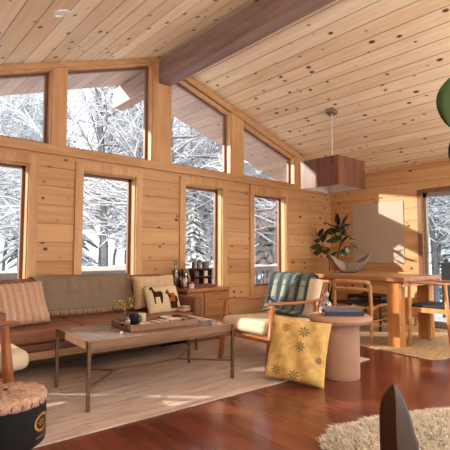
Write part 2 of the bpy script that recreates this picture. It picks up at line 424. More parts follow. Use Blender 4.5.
# glazed sliding door in the right wall
o = mb_struct(MB().box(XR-.022, XR, 3.01, 3.075, 0, 2.09).box(XR-.022, XR, .90, 3.01, 2.045, 2.10).box(XR-.022, XR, .88, .95, 0, 2.09), 'door_1', m_frame)
f = MB()
for a, b in ((1.95, 3.01), (.95, 2.02)):
    x0 = XR+.03 if a > 1.5 else XR+.08
    f.box(x0, x0+.045, a, a+.06, 0, 2.04).box(x0, x0+.045, b-.06, b, 0, 2.04).box(x0, x0+.045, a, b, 1.97, 2.04).box(x0, x0+.045, a, b, 0, .08)
f.build('door_frame', m_grey_frame, o)
for a, b, x0 in ((1.95, 3.01, XR+.05), (.95, 2.02, XR+.10)): MB().box(x0, x0+.004, a+.05, b-.05, .06, 1.98).build('door_pane', m_glass, o)

# ------------------------------------------------------------------ lights: ceiling fittings and added fill lamps
def downlight(x, y, label, first=False):
    t = thing('downlight', label, 'ceiling light', (x, y, cz(x)), 0)
    t.rotation_euler = (0, -math.atan(SL) if x < RX else math.atan(SR), 0)
    MB().lathe([(.0, -.004), (.042, -.004), (.046, -.012), (.068, -.010), (.071, 0)], n=28).build('bezel', m_downlight, t, smooth=True)
    return t
downlight(1.20, 3.41, 'round white recessed downlight in the left slope of the ceiling')
LMP = bpy.data.lights.new('added_downlight_fill', 'AREA'); LMP.shape = 'DISK'; LMP.size = .10; LMP.energy = 6; LMP.color = (1, .92, .82)
for x, y in ((1.2, .6), (1.2, -1.6), (4.9, .6), (4.9, -1.6)):  # extra downlights added out of view as warm fill
    downlight(x, y, 'added unseen recessed downlight giving fill above the near end of the room')['group'] = 'added fill downlights over the near end of the room'
    lo = bpy.data.objects.new('added_downlight_fill', LMP); col.objects.link(lo); lo.location = (x, y, cz(x)-.03)

UP = bpy.data.lights.new('added_uplight_fill', 'AREA'); UP.shape = 'DISK'; UP.size = .34; UP.energy = 140; UP.color = (.98, 1, 1)
for k, (x, y) in enumerate(((.2, -1.3), (5.9, -.6))):  # uplighters added behind the camera to bounce fill off the ceiling
    t = thing('added_uplighter', 'added bronze uplighter for unseen fill light by the ' + ('left' if k == 0 else 'right') + ' wall behind the seating area', 'lamp', (x, y, .001))
    MB().lathe([(0, 0), (.15, 0), (.15, .02), (.02, .03), (0, .03)], n=32).build('base', m_bronze, t, smooth=True)
    MB().tube([(0, 0, .03), (0, 0, 1.72)], .013, 12).build('pole', m_bronze, t)
    MB().lathe([(0, 1.70), (.05, 1.71), (.17, 1.80), (.20, 1.86), (.195, 1.86), (.165, 1.805), (.05, 1.72), (0, 1.715)], n=36).build('lamp_shade', m_bronze, t, smooth=True)
    lo = bpy.data.objects.new('added_uplight_fill', UP); col.objects.link(lo); lo.location = (x, y, 1.84); lo.rotation_euler = (PI, 0, 0)

t = thing('pendant_lamp', 'square brown wood veneer pendant lamp hanging over the dining table', 'lamp', (4.915, 3.42, cz(4.915)))
MB().cbox((0, 0, -.02), (.12, .12, .06), Matrix.Rotation(math.atan(SR), 4, 'Y')).build('canopy', m_chrome, t, bevel=.004)
MB().tube([(0, 0, -.03), (0, 0, -.70)], .006, 8).build('cord', m_white, t)
zb, zt = 1.972-cz(4.915), 2.352-cz(4.915); hx, hy = .31, .30
sh = MB()
sh.box(-hx, hx, -hy, -hy+.012, zb, zt).box(-hx, hx, hy-.012, hy, zb, zt).box(-hx, -hx+.012, -hy+.012, hy-.012, zb, zt).box(hx-.012, hx, -hy+.012, hy-.012, zb, zt)
sh.build('lamp_shade', m_lamp, t)
li = MB(); e = .013
for x0, x1, y0, y1 in ((-hx+e, hx-e, -hy+e, -hy+e+.004), (-hx+e, hx-e, hy-e-.004, hy-e), (-hx+e, -hx+e+.004, -hy+e, hy-e), (hx-e-.004, hx-e, -hy+e, hy-e)): li.box(x0, x1, y0, y1, zb+.002, zt-.01)
li.build('shade_lining', m_white, t)
MB().box(-hx+.02, hx-.02, -hy+.02, hy-.02, zb+.16, zb+.165).build('diffuser', m_white, t)
MB().bar((-hx+.01, 0, zt-.02), (hx-.01, 0, zt-.02), .012).bar((0, -hy+.01, zt-.02), (0, hy-.01, zt-.02), .012).build('shade_spider', m_chrome, t)

tag(MB().box(XR-.012, XR-.0005, 3.305, 4.225, .95, 1.955).build('art_panel', m_poster, None, bevel=.002), 'large plain greige art panel mounted on the wall behind the dining table', 'wall art')

# ------------------------------------------------------------------ sofa
t = thing('sofa', 'long brown leather sofa under the windows with a light wood base rail', 'sofa', (1.96, 4.27, 0))
X0, X1 = -1.07, 1.06
MB().box(X0, X1, -.37, -.335, .18, .248).box(X0, X1, .335, .37, .18, .248).box(X0, X0+.035, -.335, .335, .18, .248).box(X1-.035, X1, -.335, .335, .18, .248).build('base_rail', m_sofarail, t, bevel=.003)
for x in (X0+.03, X1-.03):
    for y in (-.345, .32): MB().cbox((x, y, .09), (.022, .022, .18)).build('leg', m_bronze, t)
MB().box(X0, X1, -.385, .38, .248, .318).build('seat_base', m_leather_dark, t, bevel=.012)
def soft(mb, name, mat, par, bv=.025): 
    o = mb.build(name, mat, par, smooth='all'); m = o.modifiers.new('b', 'BEVEL'); m.width = bv; m.segments = 4; return o
xs = [X0+.1, X0+.1+.643, X0+.1+1.287, X1-.10]
for a, b in zip(xs, xs[1:]): soft(MB().box(a+.003, b-.003, -.40, .20, .322, .45), 'seat_cushion', m_leather, t)
Mr = Matrix.Translation((0, .22, .42)) @ Matrix.Rotation(-.17, 4, 'X')
for a, b in zip(xs, xs[1:]): soft(MB(Mr).box(a+.003, b-.003, -.02, .10, -.02, .43), 'back_cushion', m_leather, t)
MB().box(X0, X1, .30, .36, .25, .80).build('back_panel', m_leather_dark, t, bevel=.012)
for a, b in ((X0, X0+.10), (X1-.10, X1)): soft(MB().box(a, b, -.41, .36, .30, .607), 'arm', m_leather, t, .016)

# throw over the sofa back
def path(pts):
    pts = [Vector(p) for p in pts]; L = [0]
    for a, b in zip(pts, pts[1:]): L.append(L[-1]+(b-a).length)
    def at(s):
        d = s*L[-1]
        for i in range(len(pts)-1):
            if d <= L[i+1]+1e-9:
                k = (d-L[i])/(L[i+1]-L[i]); return pts[i].lerp(pts[i+1], k)
        return pts[-1]
    return at
pth = path([(0, 4.685, .45), (0, 4.68, .79), (0, 4.66, .845), (0, 4.60, .862), (0, 4.545, .858), (0, 4.505, .825), (0, 4.445, .51)])
def thr(u, v):
    p = pth(v); wob = .010*math.sin(u*17+v*3)+.006*math.sin(u*41)
    xl = 1.30+.16*v; xr = 2.39+.09*v
    k = .004*math.sin(u*9)
    return (xl+(xr-xl)*u, p.y-abs(wob)*(1 if v < .8 else .3), p.z+k+(.004 if v > .8 else 0))
tw = tag(MB().grid(60, 60, thr).build('throw_blanket', m_throw, None, smooth='all', solid=.010), 'olive brown fringed throw draped over the sofa back', 'blanket')
fr = MB()
for i in range(110):
    u = (i+.5)/110; p = Vector(thr(u, 1)); q = p + V(rnd.uniform(-.014, .014), -.02-rnd.random()*.02, -.045)
    fr.tube([p, (p+q)/2+V(rnd.uniform(-.004, .004), 0, .004), q], [.004, .005, .003], 5)
fr.build('fringe', m_fringe, tw)

def rib(n, a): return lambda u, v: a*abs(math.sin(u*n*PI))
t = thing('cushion', 'blush pink ribbed knit cushion leaning at the left end of the sofa', 'cushion', (1.165, 4.05, .45))
M = Matrix.Translation((0, .125, .185)) @ Matrix.Rotation(-.58, 4, 'X') @ Matrix.Rotation(-.05, 4, 'Y')
pillow_mb(.49, .43, .15, 48, rib(8, .018), M).build('cover', m_knit, t, smooth='all')
t = thing('cushion', 'cream cable knit cushion at the right end of the sofa behind the animal cushion', 'cushion', (2.70, 4.36, .45))
M = Matrix.Translation((0, 0, .20)) @ Matrix.Rotation(-.20, 4, 'X')
cab = lambda u, v: .016*abs(math.sin(u*6*PI))*(.6+.4*abs(math.sin(v*16*PI+u*6)))
pillow_mb(.56, .38, .15, 48, cab, M).build('cover', m_cream_knit, t, smooth='all')
t = thing('cushion', 'cream cushion with two brown long legged animals in front of the knit cushion', 'cushion', (2.665, 4.13, .45))
M = Matrix.Translation((0, 0, .128)) @ Matrix.Rotation(-.42, 4, 'X')
pillow_mb(.43, .32, .12, 26, None, M, .03).build('cover', m_linen, t, smooth='all')
def animal(x, z, s, mat, flip):
    a = MB(M); 
    P = [(-.5,.30),(-.42,.42),(-.30,.45),(.05,.42),(.20,.55),(.22,.80),(.30,.86),(.50,.70),(.48,.60),(.36,.62),(.30,.40),(.28,.25),(.27,-.5),(.19,-.5),(.16,.02),(-.22,.02),(-.26,-.5),(-.34,-.5),(-.38,.0),(-.46,-.1)]
    pts = [(x+flip*p[0]*s, z+p[1]*s) for p in P]
    def front(px, pz):
        ux, uz = px/.215, pz/.1725; k = max(0, (1-ux**4)*(1-uz**4))**.45
        return -.06*k-.0035
    vs = [a.v((p[0], front(*p), p[1])) for p in pts]; fc = a.f(vs)
    if fc: bmesh.ops.triangulate(a.bm, faces=[fc]); bmesh.ops.subdivide_edges(a.bm, edges=a.bm.edges[:], cuts=2)
    o = a.build('animal_motif', mat, t, solid=.004); return o
animal(-.10, .015, .15, m_moose_dark, -1); animal(.09, -.045, .15, m_moose_dark, -1); animal(.08, .005, .11, m_moose_tan, -1)
t = tag(soft(MB(Matrix.Translation((2.86, 3.98, .452)) @ Matrix.Rotation(.3, 4, 'Z')).box(-.06, .06, -.05, .05, 0, .035).box(-.055, .05, -.045, .045, .037, .06), 'folded_cloth', m_knit, None, .01), 'small folded pink cloth on the sofa seat by its right arm', 'cloth')

# ------------------------------------------------------------------ living rug, coffee table
RG = MB(); ra = math.radians(-2.6)
Mrug = Matrix.Translation((2.30, 3.50, 0)) @ Matrix.Rotation(ra, 4, 'Z')
RG = MB(Mrug).box(-1.95, 1.86, -.98, .86, .001, .011)
tag(RG.build('area_rug', m_rug, None, bevel=.004), 'large pale beige woven rug under the coffee table', 'rug')
RT = .011
t = thing('coffee_table', 'long low coffee table with stone top, wood rim and thin bronze legs', 'coffee table', (1.935, 3.215, RT), math.radians(-2.4))
a, b, H = .645, .342, .472
MB().box(-a+.02, a-.02, -b+.02, b-.02, H-.03, H-.003).build('tabletop', m_tabletop, t)
MB().box(-a, a, -b, -b+.02, H-.062, H).box(-a, a, b-.02, b, H-.062, H).box(-a, -a+.02, -b+.02, b-.02, H-.062, H).box(a-.02, a, -b+.02, b-.02, H-.062, H).build('rim', m_tablerim, t, bevel=.003)
MB().box(-a+.015, a-.015, -b+.012, -b+.024, H-.085, H-.062).box(-a+.015, a-.015, b-.024, b-.012, H-.085, H-.062).build('under_rail', m_bronze, t)
for x in (-1, 1):
    for y in (-1, 1): MB().cbox((x*(a-.001), y*(b-.001), (H-.002)/2), (.022, .022, H-.002)).build('leg', m_bronze, t)
s = MB(); z = .155
s.bar((-.30, 0, z), (.30, 0, z), .014)
for x in (-1, 1):
    for y in (-1, 1): s.bar((x*.30, 0, z), (x*(a-.008), y*(b-.008), z), .013)
s.build('stretcher', m_bronze, t)
TT = RT+H-.002       # resting height on the slab (inside the rim)
tr = math.radians(-4)
t = thing('serving_tray', 'rectangular wooden tray with raised rim on the coffee table', 'tray', (1.99, 3.20, TT+.001), tr)
a, b = .305, .205
MB().box(-a, a, -b, b, 0, .012).build('tray_base', m_walnut, t)
w = MB().box(-a, a, -b, -b+.016, .012, .055).box(-a, a, b-.016, b, .012, .055)
for x in (-1, 1):
    x0, x1 = sorted((x*a, x*(a-.016)))
    w.box(x0, x1, -b+.016, b-.016, .012, .024).box(x0, x1, -b+.016, -.06, .024, .044).box(x0, x1, .06, b-.016, .024, .044).box(x0, x1, -b+.016, b-.016, .044, .055)
w.build('tray_rim', m_tablerim, t, bevel=.002)
TZ = TT+.0135
def tpos(x, y): 
    c, s_ = math.cos(tr), math.sin(tr); return (1.985+c*x-s_*y, 3.20+s_*x+c*y, TZ)
def mug(x, y, mat, label, r=.036, h=.085, ang=0.):
    t = thing('mug', label, 'mug', tpos(x, y), ang)
    MB().lathe([(0, 0), (r*.85, 0), (r, .012), (r, h), (r-.004, h), (r-.005, .012), (0, .010)], n=28).build('body', mat, t, smooth=True)
    MB().tube([(r-.003, 0, h*.78), (r+.020, 0, h*.74), (r+.026, 0, h*.5), (r+.018, 0, h*.27), (r-.003, 0, h*.22)], .005, 8).build('handle', mat, t, smooth='all')
mug(-.14, .11, m_black, 'black mug standing in the wooden tray', .04, .085, -.6)
mug(-.045, .145, m_cream, 'cream mug standing behind the black mug in the tray', .036, .08, 2.6)
t = thing('vase', 'clear glass vase holding a yellow green sprig in the tray', 'vase', tpos(-.215, .10))
MB().lathe([(0, 0), (.045, 0), (.052, .02), (.04, .06), (.018, .085), (.022, .10), (.020, .10), (.015, .085), (.036, .058), (.047, .02), (0, .006)], n=28).build('body', m_jar, t, smooth=True)
sp = MB(); lf = MB()
for k in range(7):
    d = V(rnd.uniform(-.10, .12), rnd.uniform(-.05, .08), rnd.uniform(.09, .16)); p0 = V(0, 0, .04); p1 = V(0, 0, .10); p2 = p1 + d
    sp.tube([p0, p1, (p1+p2)/2+V(0, 0, .015), p2], [.0022, .002, .0016, .001], 5)
    for q in range(6):
        c = p1.lerp(p2, .45+.11*q)+V(rnd.uniform(-.015, .015), rnd.uniform(-.015, .015), rnd.uniform(-.01, .015)); dd = V(rnd.uniform(-1, 1), rnd.uniform(-1, 1), rnd.uniform(-.3, .8))  .normalized()*.021
        n_ = dd.cross(V(0, 0, 1)).normalized()*.010
        lf.f([lf.v(c-dd), lf.v(c+n_), lf.v(c+dd), lf.v(c-n_+V(0, 0, .002))])
spo = sp.build('sprig', m_stem, t); lf.build('sprig_leaves', m_sprig, spo)
def dish(x, y, r, h, mat, name, label, cat, z=0):
    p = tpos(x, y)
    o = MB().lathe([(0, 0), (r*.55, 0), (r*.9, h*.7), (r, h), (r-.004, h), (r*.85, h*.75), (r*.5, .005), (0, .005)], n=32).build(name, mat, None, smooth=True)
    o.location = (p[0], p[1], p[2]+z); return tag(o, label, cat)
dish(-.095, -.06, .068, .022, m_cream, 'plate', 'round cream saucer in front of the black mug in the tray', 'plate')
dish(.20, .01, .075, .028, m_cream, 'bowl', 'shallow cream bowl at the right end of the tray', 'bowl')
dish(.185, .12, .055, .034, m_white, 'bowl', 'small white bowl behind the shallow cream bowl in the tray', 'bowl')
o = MB(Matrix.Rotation(.25, 4, 'Z')).box(-.095, .095, -.075, .075, 0, .026).build('magazine', m_stripes, None, bevel=.003); o.location = tpos(.055, .0); tag(o, 'striped magazine lying in the middle of the tray', 'magazine')
o = MB().lathe([(0, 0), (.010, .001), (.013, .008), (.009, .015), (0, .017)], n=16).build('pebble', m_white, None, smooth='all'); o.location = (1.60, 3.05, TT+.001); tag(o, 'tiny white pebble on the coffee table in front of the tray', 'pebble')

# ------------------------------------------------------------------ sideboard and what stands on it
t = thing('sideboard', 'low wooden sideboard with drawers under the third window', 'sideboard', (3.42, 4.44, 0))
MB().box(-.335, .335, -.20, .22, .04, .63).build('carcass', m_sideb, t)
MB().box(-.345, .345, -.225, .23, .63, .665).build('worktop', m_drawer, t, bevel=.003)
MB().box(-.32, .32, -.17, .21, 0, .04).build('plinth', m_sideb, t)
for x0, x1 in ((-.33, -.095), (-.08, .33)):
    for z0, z1 in ((.31, .60), (.06, .30)): 
        d = MB().box(x0, x1, -.218, -.20, z0, z1).build('drawer', m_drawer, t, bevel=.003)
        MB().box((x0+x1)/2-.04, (x0+x1)/2+.04, -.226, -.219, z1-.018, z1-.008).build('drawer_pull', m_bronze, d)
ZS = .666
def bottle(x, y, prof, mat, label, name='bottle', cat='bottle'):
    o = MB().lathe(prof, n=24).build(name, mat, None, smooth=True); o.location = (x, y, ZS); return tag(o, label, cat)
o = bottle(3.13, 4.56, [(0, 0), (.040, 0), (.042, .02), (.042, .17), (.016, .23), (.016, .29), (.014, .29), (.014, .23), (.038, .17), (.038, .01), (0, .008)], m_jar, 'tall clear glass bottle at the left end of the sideboard')
MB().lathe([(0, .29), (.013, .29), (.02, .31), (.018, .335), (0, .345)], n=16).build('stopper', m_jar, o, smooth='all')
o = bottle(3.145, 4.40, [(0, 0), (.060, 0), (.065, .02), (.065, .13), (.05, .15), (.046, .15), (.058, .13), (.058, .015), (0, .01)], m_jar, 'wide glass jar of orange sweets on the sideboard', 'jar', 'jar')
MB().lathe([(0, .012), (.055, .012), (.056, .10), (.03, .12), (0, .125)], n=20).build('sweets', m_candy, o, smooth='all')
o = bottle(3.215, 4.33, [(0, 0), (.032, 0), (.034, .01), (.034, .055), (.0, .055)], m_white, 'small white jar with a red lid at the front of the sideboard', 'jar', 'jar')
MB().lathe([(0, .055), (.036, .055), (.036, .078), (0, .08)], n=20).build('lid', m_red, o, smooth=True)
bottle(3.235, 4.43, [(0, 0), (.028, 0), (.03, .02), (.03, .13), (.012, .17), (.012, .215), (0, .215)], plain('amber_glass', lin(140, 96, 60), .15), 'slim amber bottle beside the red lidded jar')
t = thing('potted_plant', 'small dark bushy potted plant at the back of the sideboard', 'plant', (3.235, 4.58, ZS))
MB().lathe([(0, 0), (.04, 0), (.05, .07), (.044, .07), (.04, .06), (0, .06)], n=20).build('pot', m_pot, t, smooth=True)
g = MB()
for k in range(46):
    d = V(rnd.gauss(0, 1), rnd.gauss(0, 1), abs(rnd.gauss(.7, .6))).normalized(); c = V(0, 0, .10) + V(d.x*.055, d.y*.055, d.z*.12); dd = (d+V(0, 0, .3)).normalized()*.026; n_ = d.cross(V(.3, .2, 1)).normalized()*.011
    g.f([g.v(c-dd), g.v(c+n_), g.v(c+dd), g.v(c-n_)])
    g.tube([(0, 0, .055), c-dd], .0018, 4)
g.build('foliage', m_leaf, t)
t = thing('coffee_rack', 'dark wooden coffee caddy with open shelves on the sideboard', 'rack', (3.475, 4.49, ZS))
MB().box(-.16, .20, -.10, .10, 0, .03).build('base_tray', m_walnut, t, bevel=.003)
w = MB()
for x in (-.145, .0, .13): w.box(x, x+.012, -.07, .07, .03, .235)
w.box(-.145, .142, .06, .07, .03, .235)
w.box(-.133, .13, -.07, .06, .03, .04)
w.build('frame', m_darkwood, t)
for z in (.125, .225): MB().box(-.145, .142, -.075, .06, z, z+.012).build('shelf', m_darkwood, t)
def canister(x, z, r, h, mat, label):
    o = MB().lathe([(0, 0), (r, 0), (r, h), (r-.004, h), (r-.004, .006), (0, .006)], n=20).build('cup', mat, None, smooth=True); o.location = (3.475+x, 4.48, ZS+z); tag(o, label, 'cup')
m_greycup = plain('grey_glaze', lin(108, 100, 96), .4); m_browncup = plain('brown_glaze', lin(104, 72, 54), .4)
canister(-.115, .238, .027, .085, m_browncup, 'brown cup at the left on top of the coffee caddy')
canister(-.035, .238, .029, .09, m_greycup, 'grey cup in the middle on top of the coffee caddy')
canister(.075, .238, .048, .085, m_greycup, 'wide grey cup at the right on top of the coffee caddy')
canister(-.07, .138, .032, .06, m_greycup, 'grey cup on the left of the caddy upper shelf')
canister(.065, .138, .04, .065, m_white, 'white cup on the right of the caddy upper shelf')
canister(-.07, .031, .035, .07, m_browncup, 'brown cup on the left of the caddy lower shelf')
canister(.065, .031, .042, .07, m_cream, 'cream cup on the right of the caddy lower shelf')

# ------------------------------------------------------------------ armchairs
def armchair(label, loc, rz, W, lg=1., ext=0., drop=0.):
    t = thing('armchair', label, 'armchair', loc, rz)       # faces local -x; arms along x
    h = W/2
    for s in (-1, 1):
        y = s*h
        MB().tube([(-.385, y, 0), (-.345, y, .26), (-.31, y, .585)], [(.020*lg, .016*lg), (.028*lg, .019*lg), (.020*lg, .016*lg)], 10).build('leg', m_teakz, t, smooth='all')
        MB().tube([(.46, y, 0), (.39, y, .27), (.33, y, .585)], [(.016, .014), (.024, .018), (.018, .015)], 10).build('leg', m_teakz, t, smooth='all')
        MB().tube([(-.405, y, .602), (-.37, y, .612), (-.2, y, .606), (.1, y, .592), (.33, y, .596), (.43, y, .606), (.445, y, .608)],
                  [(.018, .008), (.030, .013), (.036, .014), (.028, .014), (.022, .014), (.02, .013), (.010, .008)], 12).build('arm', m_teak, t, smooth='all')
    f = MB()
    for s in (-1, 1): f.bar((-.35, s*(h-.01), .275-drop), (.40, s*(h-.01), .235-drop), .024, .05)
    f.bar((-.345, -h, .27-drop), (-.345, h, .27-drop), .024, .05).bar((.38, -h, .24-drop), (.38, h, .24-drop), .024, .05)
    f.build('seat_frame', m_teak, t)
    bf = MB()
    for s in (-1, 1): bf.bar((.36, s*(h-.05), .25), (.567, s*(h-.05), .76), .026, .03)
    for k in range(6): q = .12+.16*k; bf.bar((.36+.207*q, -h+.05, .25+.51*q), (.36+.207*q, h-.05, .25+.51*q), .018, .03)
    bf.build('back_frame', m_teak, t)
    Ms = Matrix.Translation((-.01, 0, .36-drop)) @ Matrix.Rotation(.05, 4, 'Y')
    soft(MB(Ms).box(-.385-ext, .36, -h+.02, h-.02, -.065, .070), 'seat_cushion', m_cushion, t, .05)
    Mb = Matrix.Translation((.40, 0, .42)) @ Matrix.Rotation(.385, 4, 'Y')
    soft(MB(Mb).box(-.105, .0, -h+.02, h-.02, -.03, .40), 'back_cushion', m_cushion, t, .045)
    return t
armchair('teak armchair with cream cushions and a plaid blanket over its back', (3.335, 3.13, RT), 0, .67, 1.3)
armchair('teak armchair with cream cushion at the left edge behind the black stool', (.50, 3.47, RT), PI, .52, 1.75, .10, .05)
pb = path([(.66, 0, .52), (.63, 0, .72), (.595, 0, .825), (.53, 0, .850), (.465, 0, .825), (.415, 0, .74), (.32, 0, .50), (.285, 0, .452), (.20, 0, .450)])
def bl(u, v):
    p = pb(v); y = .34 + (-.57)*u + .04*(1-v) - .05*max(0, v-.5)*(1-u)
    fold = .012*math.sin(u*15+v*2)+.006*math.sin(u*33)
    nx = -1 if v > .35 else .4
    return (3.335+p.x+nx*abs(fold), 3.13+y+.02, p.z+RT+.010+.4*abs(fold))
tag(MB().grid(70, 70, bl).build('plaid_blanket', m_plaid, None, smooth='all', solid=.012), 'teal and green plaid blanket draped over the armchair back', 'blanket')

# yellow floor cushion, leaning on the side table
t = thing('floor_cushion', 'mustard yellow cushion with dark embroidered motifs leaning against the round side table', 'cushion', (2.87, 2.41, .001))
aa = math.atan2(2.16-2.59, 2.93-2.71)
M = Matrix.Rotation(aa, 4, 'Z') @ Matrix.Translation((.02, .05, .272)) @ Matrix.Rotation(-.26, 4, 'X') @ Matrix.Rotation(.10, 4, 'Y')
pillow_mb(.52, .54, .17, 40, lambda u, v: .010*math.sin(u*17+v*7)+.007*math.sin(v*23-u*9), M, .05).build('cover', m_mustard, t, smooth='all')
# round side table, books, glass figure
t = thing('side_table', 'round taupe pedestal side table beside the yellow cushion', 'side table', (3.365, 2.285, 0))
MB().lathe([(0, .001), (.162, .001), (.167, .012), (.167, .48), (0, .48)], n=56).build('pedestal', m_plaster, t, smooth=True)
MB().lathe([(0, .48), (.232, .48), (.266, .49), (.278, .515), (.271, .54), (.252, .55), (0, .55)], n=64).build('tabletop', m_plaster, t, smooth=True)
for k in range(4): MB().lathe([(0, -.0), (.012, 0), (.012, .004), (0, .004)], (0.13*math.cos(k*PI/2+.6), .13*math.sin(k*PI/2+.6), 0), n=10).build('glide', m_white, t)
def book(x, y, z, rz, w, d, h, mat, label):
    t = thing('book', label, 'book', (x, y, z), rz)
    MB().box(-w/2, w/2, -d/2, d/2, 0, .003).box(-w/2, w/2, -d/2, d/2, h-.003, h).box(-w/2, -w/2+.004, -d/2, d/2, .003, h-.003).build('cover', mat, t)
    MB().box(-w/2+.005, w/2-.006, -d/2+.006, d/2-.006, .0035, h-.0035).build('pages', m_pages, t)
bz = math.radians(-42)
book(3.365, 2.275, .551, bz+PI/2, .25, .345, .036, m_navy, 'thick navy book lying at the bottom on the round side table')
book(3.375, 2.285, .588, bz+PI/2+.03, .235, .33, .020, m_greybook, 'thinner grey book lying on top of the navy book')
t = thing('glass_figurine', 'pale pink glass figurine with curling arms behind the books on the side table', 'figurine', (3.43, 2.485, .551))
MB().lathe([(0, .20), (.018, .196), (.030, .175), (.033, .15), (.024, .12), (.018, .10), (0, .09)], n=20).build('body', m_figure, t, smooth='all')
for k in range(8):
    a_ = 2*PI*k/8+.2; c, s_ = math.cos(a_), math.sin(a_); r = rnd.uniform(.8, 1.1)
    MB().tube([(.01*c, .01*s_, .11), (.035*c, .035*s_, .085), (.06*c*r, .06*s_*r, .03), (.085*c*r, .085*s_*r, .012), (.10*c*r, .10*s_*r, .03), (.092*c*r, .092*s_*r, .055)], [.012, .012, .010, .008, .006, .003], 8).build('arm', m_figure, t, smooth='all')

# ------------------------------------------------------------------ dining area
DJ = .010
Mj = Matrix.Identity(4)
pts = [(4.55, 2.03), (4.62, 1.96), (4.72, 1.935), (6.50, 1.90), (6.56, 1.95), (6.50, 4.40), (4.86, 4.46), (4.80, 4.40)]
tag(MB().prism(pts, .001, DJ, 'z').build('jute_rug', m_jute, None, bevel=.003), 'woven jute rug under the dining table', 'rug')
t = thing('dining_table', 'long solid wood dining table with thick square legs', 'dining table', (5.315, 3.40, DJ))
MB().box(-.515, .515, -1.0, 1.0, .760, .812).build('tabletop', m_oaktop, t, bevel=.006)
MB().box(-.44, .44, -.96, -.93, .70, .76).box(-.44, .44, .93, .96, .70, .76).box(-.455, -.425, -.93, .93, .70, .76).box(.425, .455, -.93, .93, .70, .76).build('apron', m_oak, t)
for x in (-1, 1):
    for y in (-1, 1):
        cx, cy = x*.39, y*.84
        MB().box(cx-.075, cx-.004, cy-.075, cy+.075, 0, .76).box(cx+.004, cx+.075, cy-.075, cy+.075, 0, .76).box(cx-.004, cx+.004, cy-.067, cy+.067, 0, .76).build('leg', m_oak, t, bevel=.004)
TB = DJ+.813
def wobble(u, r): return .0
bo = MB()
n = 48; prof = [(0, .012), (.06, .0), (.10, .006), (.16, .05), (.22, .14), (.268, .235), (.274, .242), (.262, .242), (.205, .14), (.15, .066), (.07, .026), (0, .022)]
rings = []
for r, z in prof:
    rg = []
    for k in range(n):
        a_ = 2*PI*k/n; q = .5+.5*math.cos(2*a_)          # two raised ends, dipping sides
        zz = z*(.62+.50*q**1.6) + (.008*math.sin(7*a_)+.006*math.sin(11*a_+1))*(z/.24)
        rr = r*(1.10-.12*(1-q))
        rg.append(bo.v((rr*math.cos(a_), rr*.86*math.sin(a_), zz)))
    rings.append(rg)
for A, B in zip(rings, rings[1:]):
    for k in range(n): bo.f([A[k], B[k], B[(k+1) % n], A[(k+1) % n]])
bo.f(rings[0]); bo.f(rings[-1])
o = bo.build('bowl', m_stone, None, smooth='all'); o.location = (5.40, 3.50, TB-.001); o.rotation_euler = (0, 0, math.radians(-41))
tag(o, 'large grey stone bowl with wavy rim on the dining table', 'bowl')

def dining_chair(label, loc, rz, mat, seat_mat):      # faces local +x, low bent back rail
    t = thing('dining_chair', label, 'chair', loc, rz)
    h = .255
    for s in (-1, 1):
        MB().tube([(-.245, s*h, 0), (-.235, s*h, .45), (-.25, s*h, .70), (-.262, s*(h-.02), .735)], [.016, .024, .021, .017], 10).build('leg', mat, t, smooth='all')
        MB().tube([(.225, s*h*.98, 0), (.215, s*h, .40), (.21, s*h, .47)], [.016, .023, .021], 10).build('leg', mat, t, smooth='all')
    for z, r, dd in ((.742, (.015, .026), .0), (.655, (.011, .019), .0)):
        MB().tube([(-.252, -h, z-.012), (-.272, -h+.05, z), (-.310, -h*.4, z+.004), (-.318, 0, z+.005), (-.310, h*.4, z+.004), (-.272, h-.05, z), (-.252, h, z-.012)], [r]*7, 10).build('back_rail', mat, t, smooth='all')
    f = MB()
    for s in (-1, 1): f.tube([(-.235, s*h, .42), (0, s*h, .455), (.215, s*h, .445)], [(.012, .022)]*3, 8)
    f.tube([(.213, -h, .44), (.213, h, .44)], (.012), 8).tube([(-.236, -h, .43), (-.236, h, .43)], (.012), 8)
    f.build('seat_frame', mat, t, smooth='all')
    st = MB().grid(10, 10, lambda u, v: (-.235+.46*u, (-h+.0)+(2*h)*v, .462+.02*(2*u-1)**2-.0*(v)-.012*math.cos((v-.5)*PI)))
    st.build('seat', seat_mat, t, smooth='all', solid=.022)
    for z in (.20, .27): 
        
        for y in (-h, h): MB().tube([(-.24, y, z), (.222, y, z+.01)], .009, 8).build('stretcher', mat, t, smooth='all')
    return t
dining_chair('light wood dining chair with bent back rail, seen from behind left of the table leg', (4.975, 3.035, DJ), 0, m_chairwood, m_seatdark)
dining_chair('dark wood dining chair on the far side of the table by the wall', (5.86, 3.42, DJ), PI, m_darkwood, m_seatdark)

t = thing('dining_armchair', 'wooden dining armchair with navy seat pad at the near end of the table', 'chair', (5.305, 2.235, DJ))
h = .265
for s in (-1, 1):
    MB().tube([(s*h, .225, 0), (s*h, .22, .40), (s*h, .215, .735)], [.017, .023, .018], 10).build('leg', m_chairwood, t, smooth='all')
    MB().tube([(s*h, -.245, 0), (s*(h-.01), -.205, .45), (s*(h-.025), -.185, .735)], [.017, .024, .019], 10).build('leg', m_chairwood, t, smooth='all')
rl = []
for k in range(25):
    q = k/24; a_ = PI*q
    rl.append((-(h+.005)*math.cos(a_) if True else 0, .20-.44*math.sin(a_)**.75*1.0, .748-.012*math.sin(a_)))
rl = [(-h, .235, .748)] + rl[0:] + [(h, .235, .748)]
MB().tube(rl, [(.010, .008)] + [(.020+.018*math.sin(PI*k/24), .012+.006*math.sin(PI*k/24)) for k in range(25)] + [(.010, .008)], 10).build('arm_rail', m_chairwood, t, smooth='all')
f = MB()
for s in (-1, 1): f.bar((s*h, .22, .435), (s*(h-.01), -.21, .435), .022, .055)
f.bar((-h, .215, .435), (h, .215, .435), .022, .055).bar((-h+.01, -.205, .435), (h-.01, -.205, .435), .022, .055)
f.build('seat_frame', m_chairwood, t)
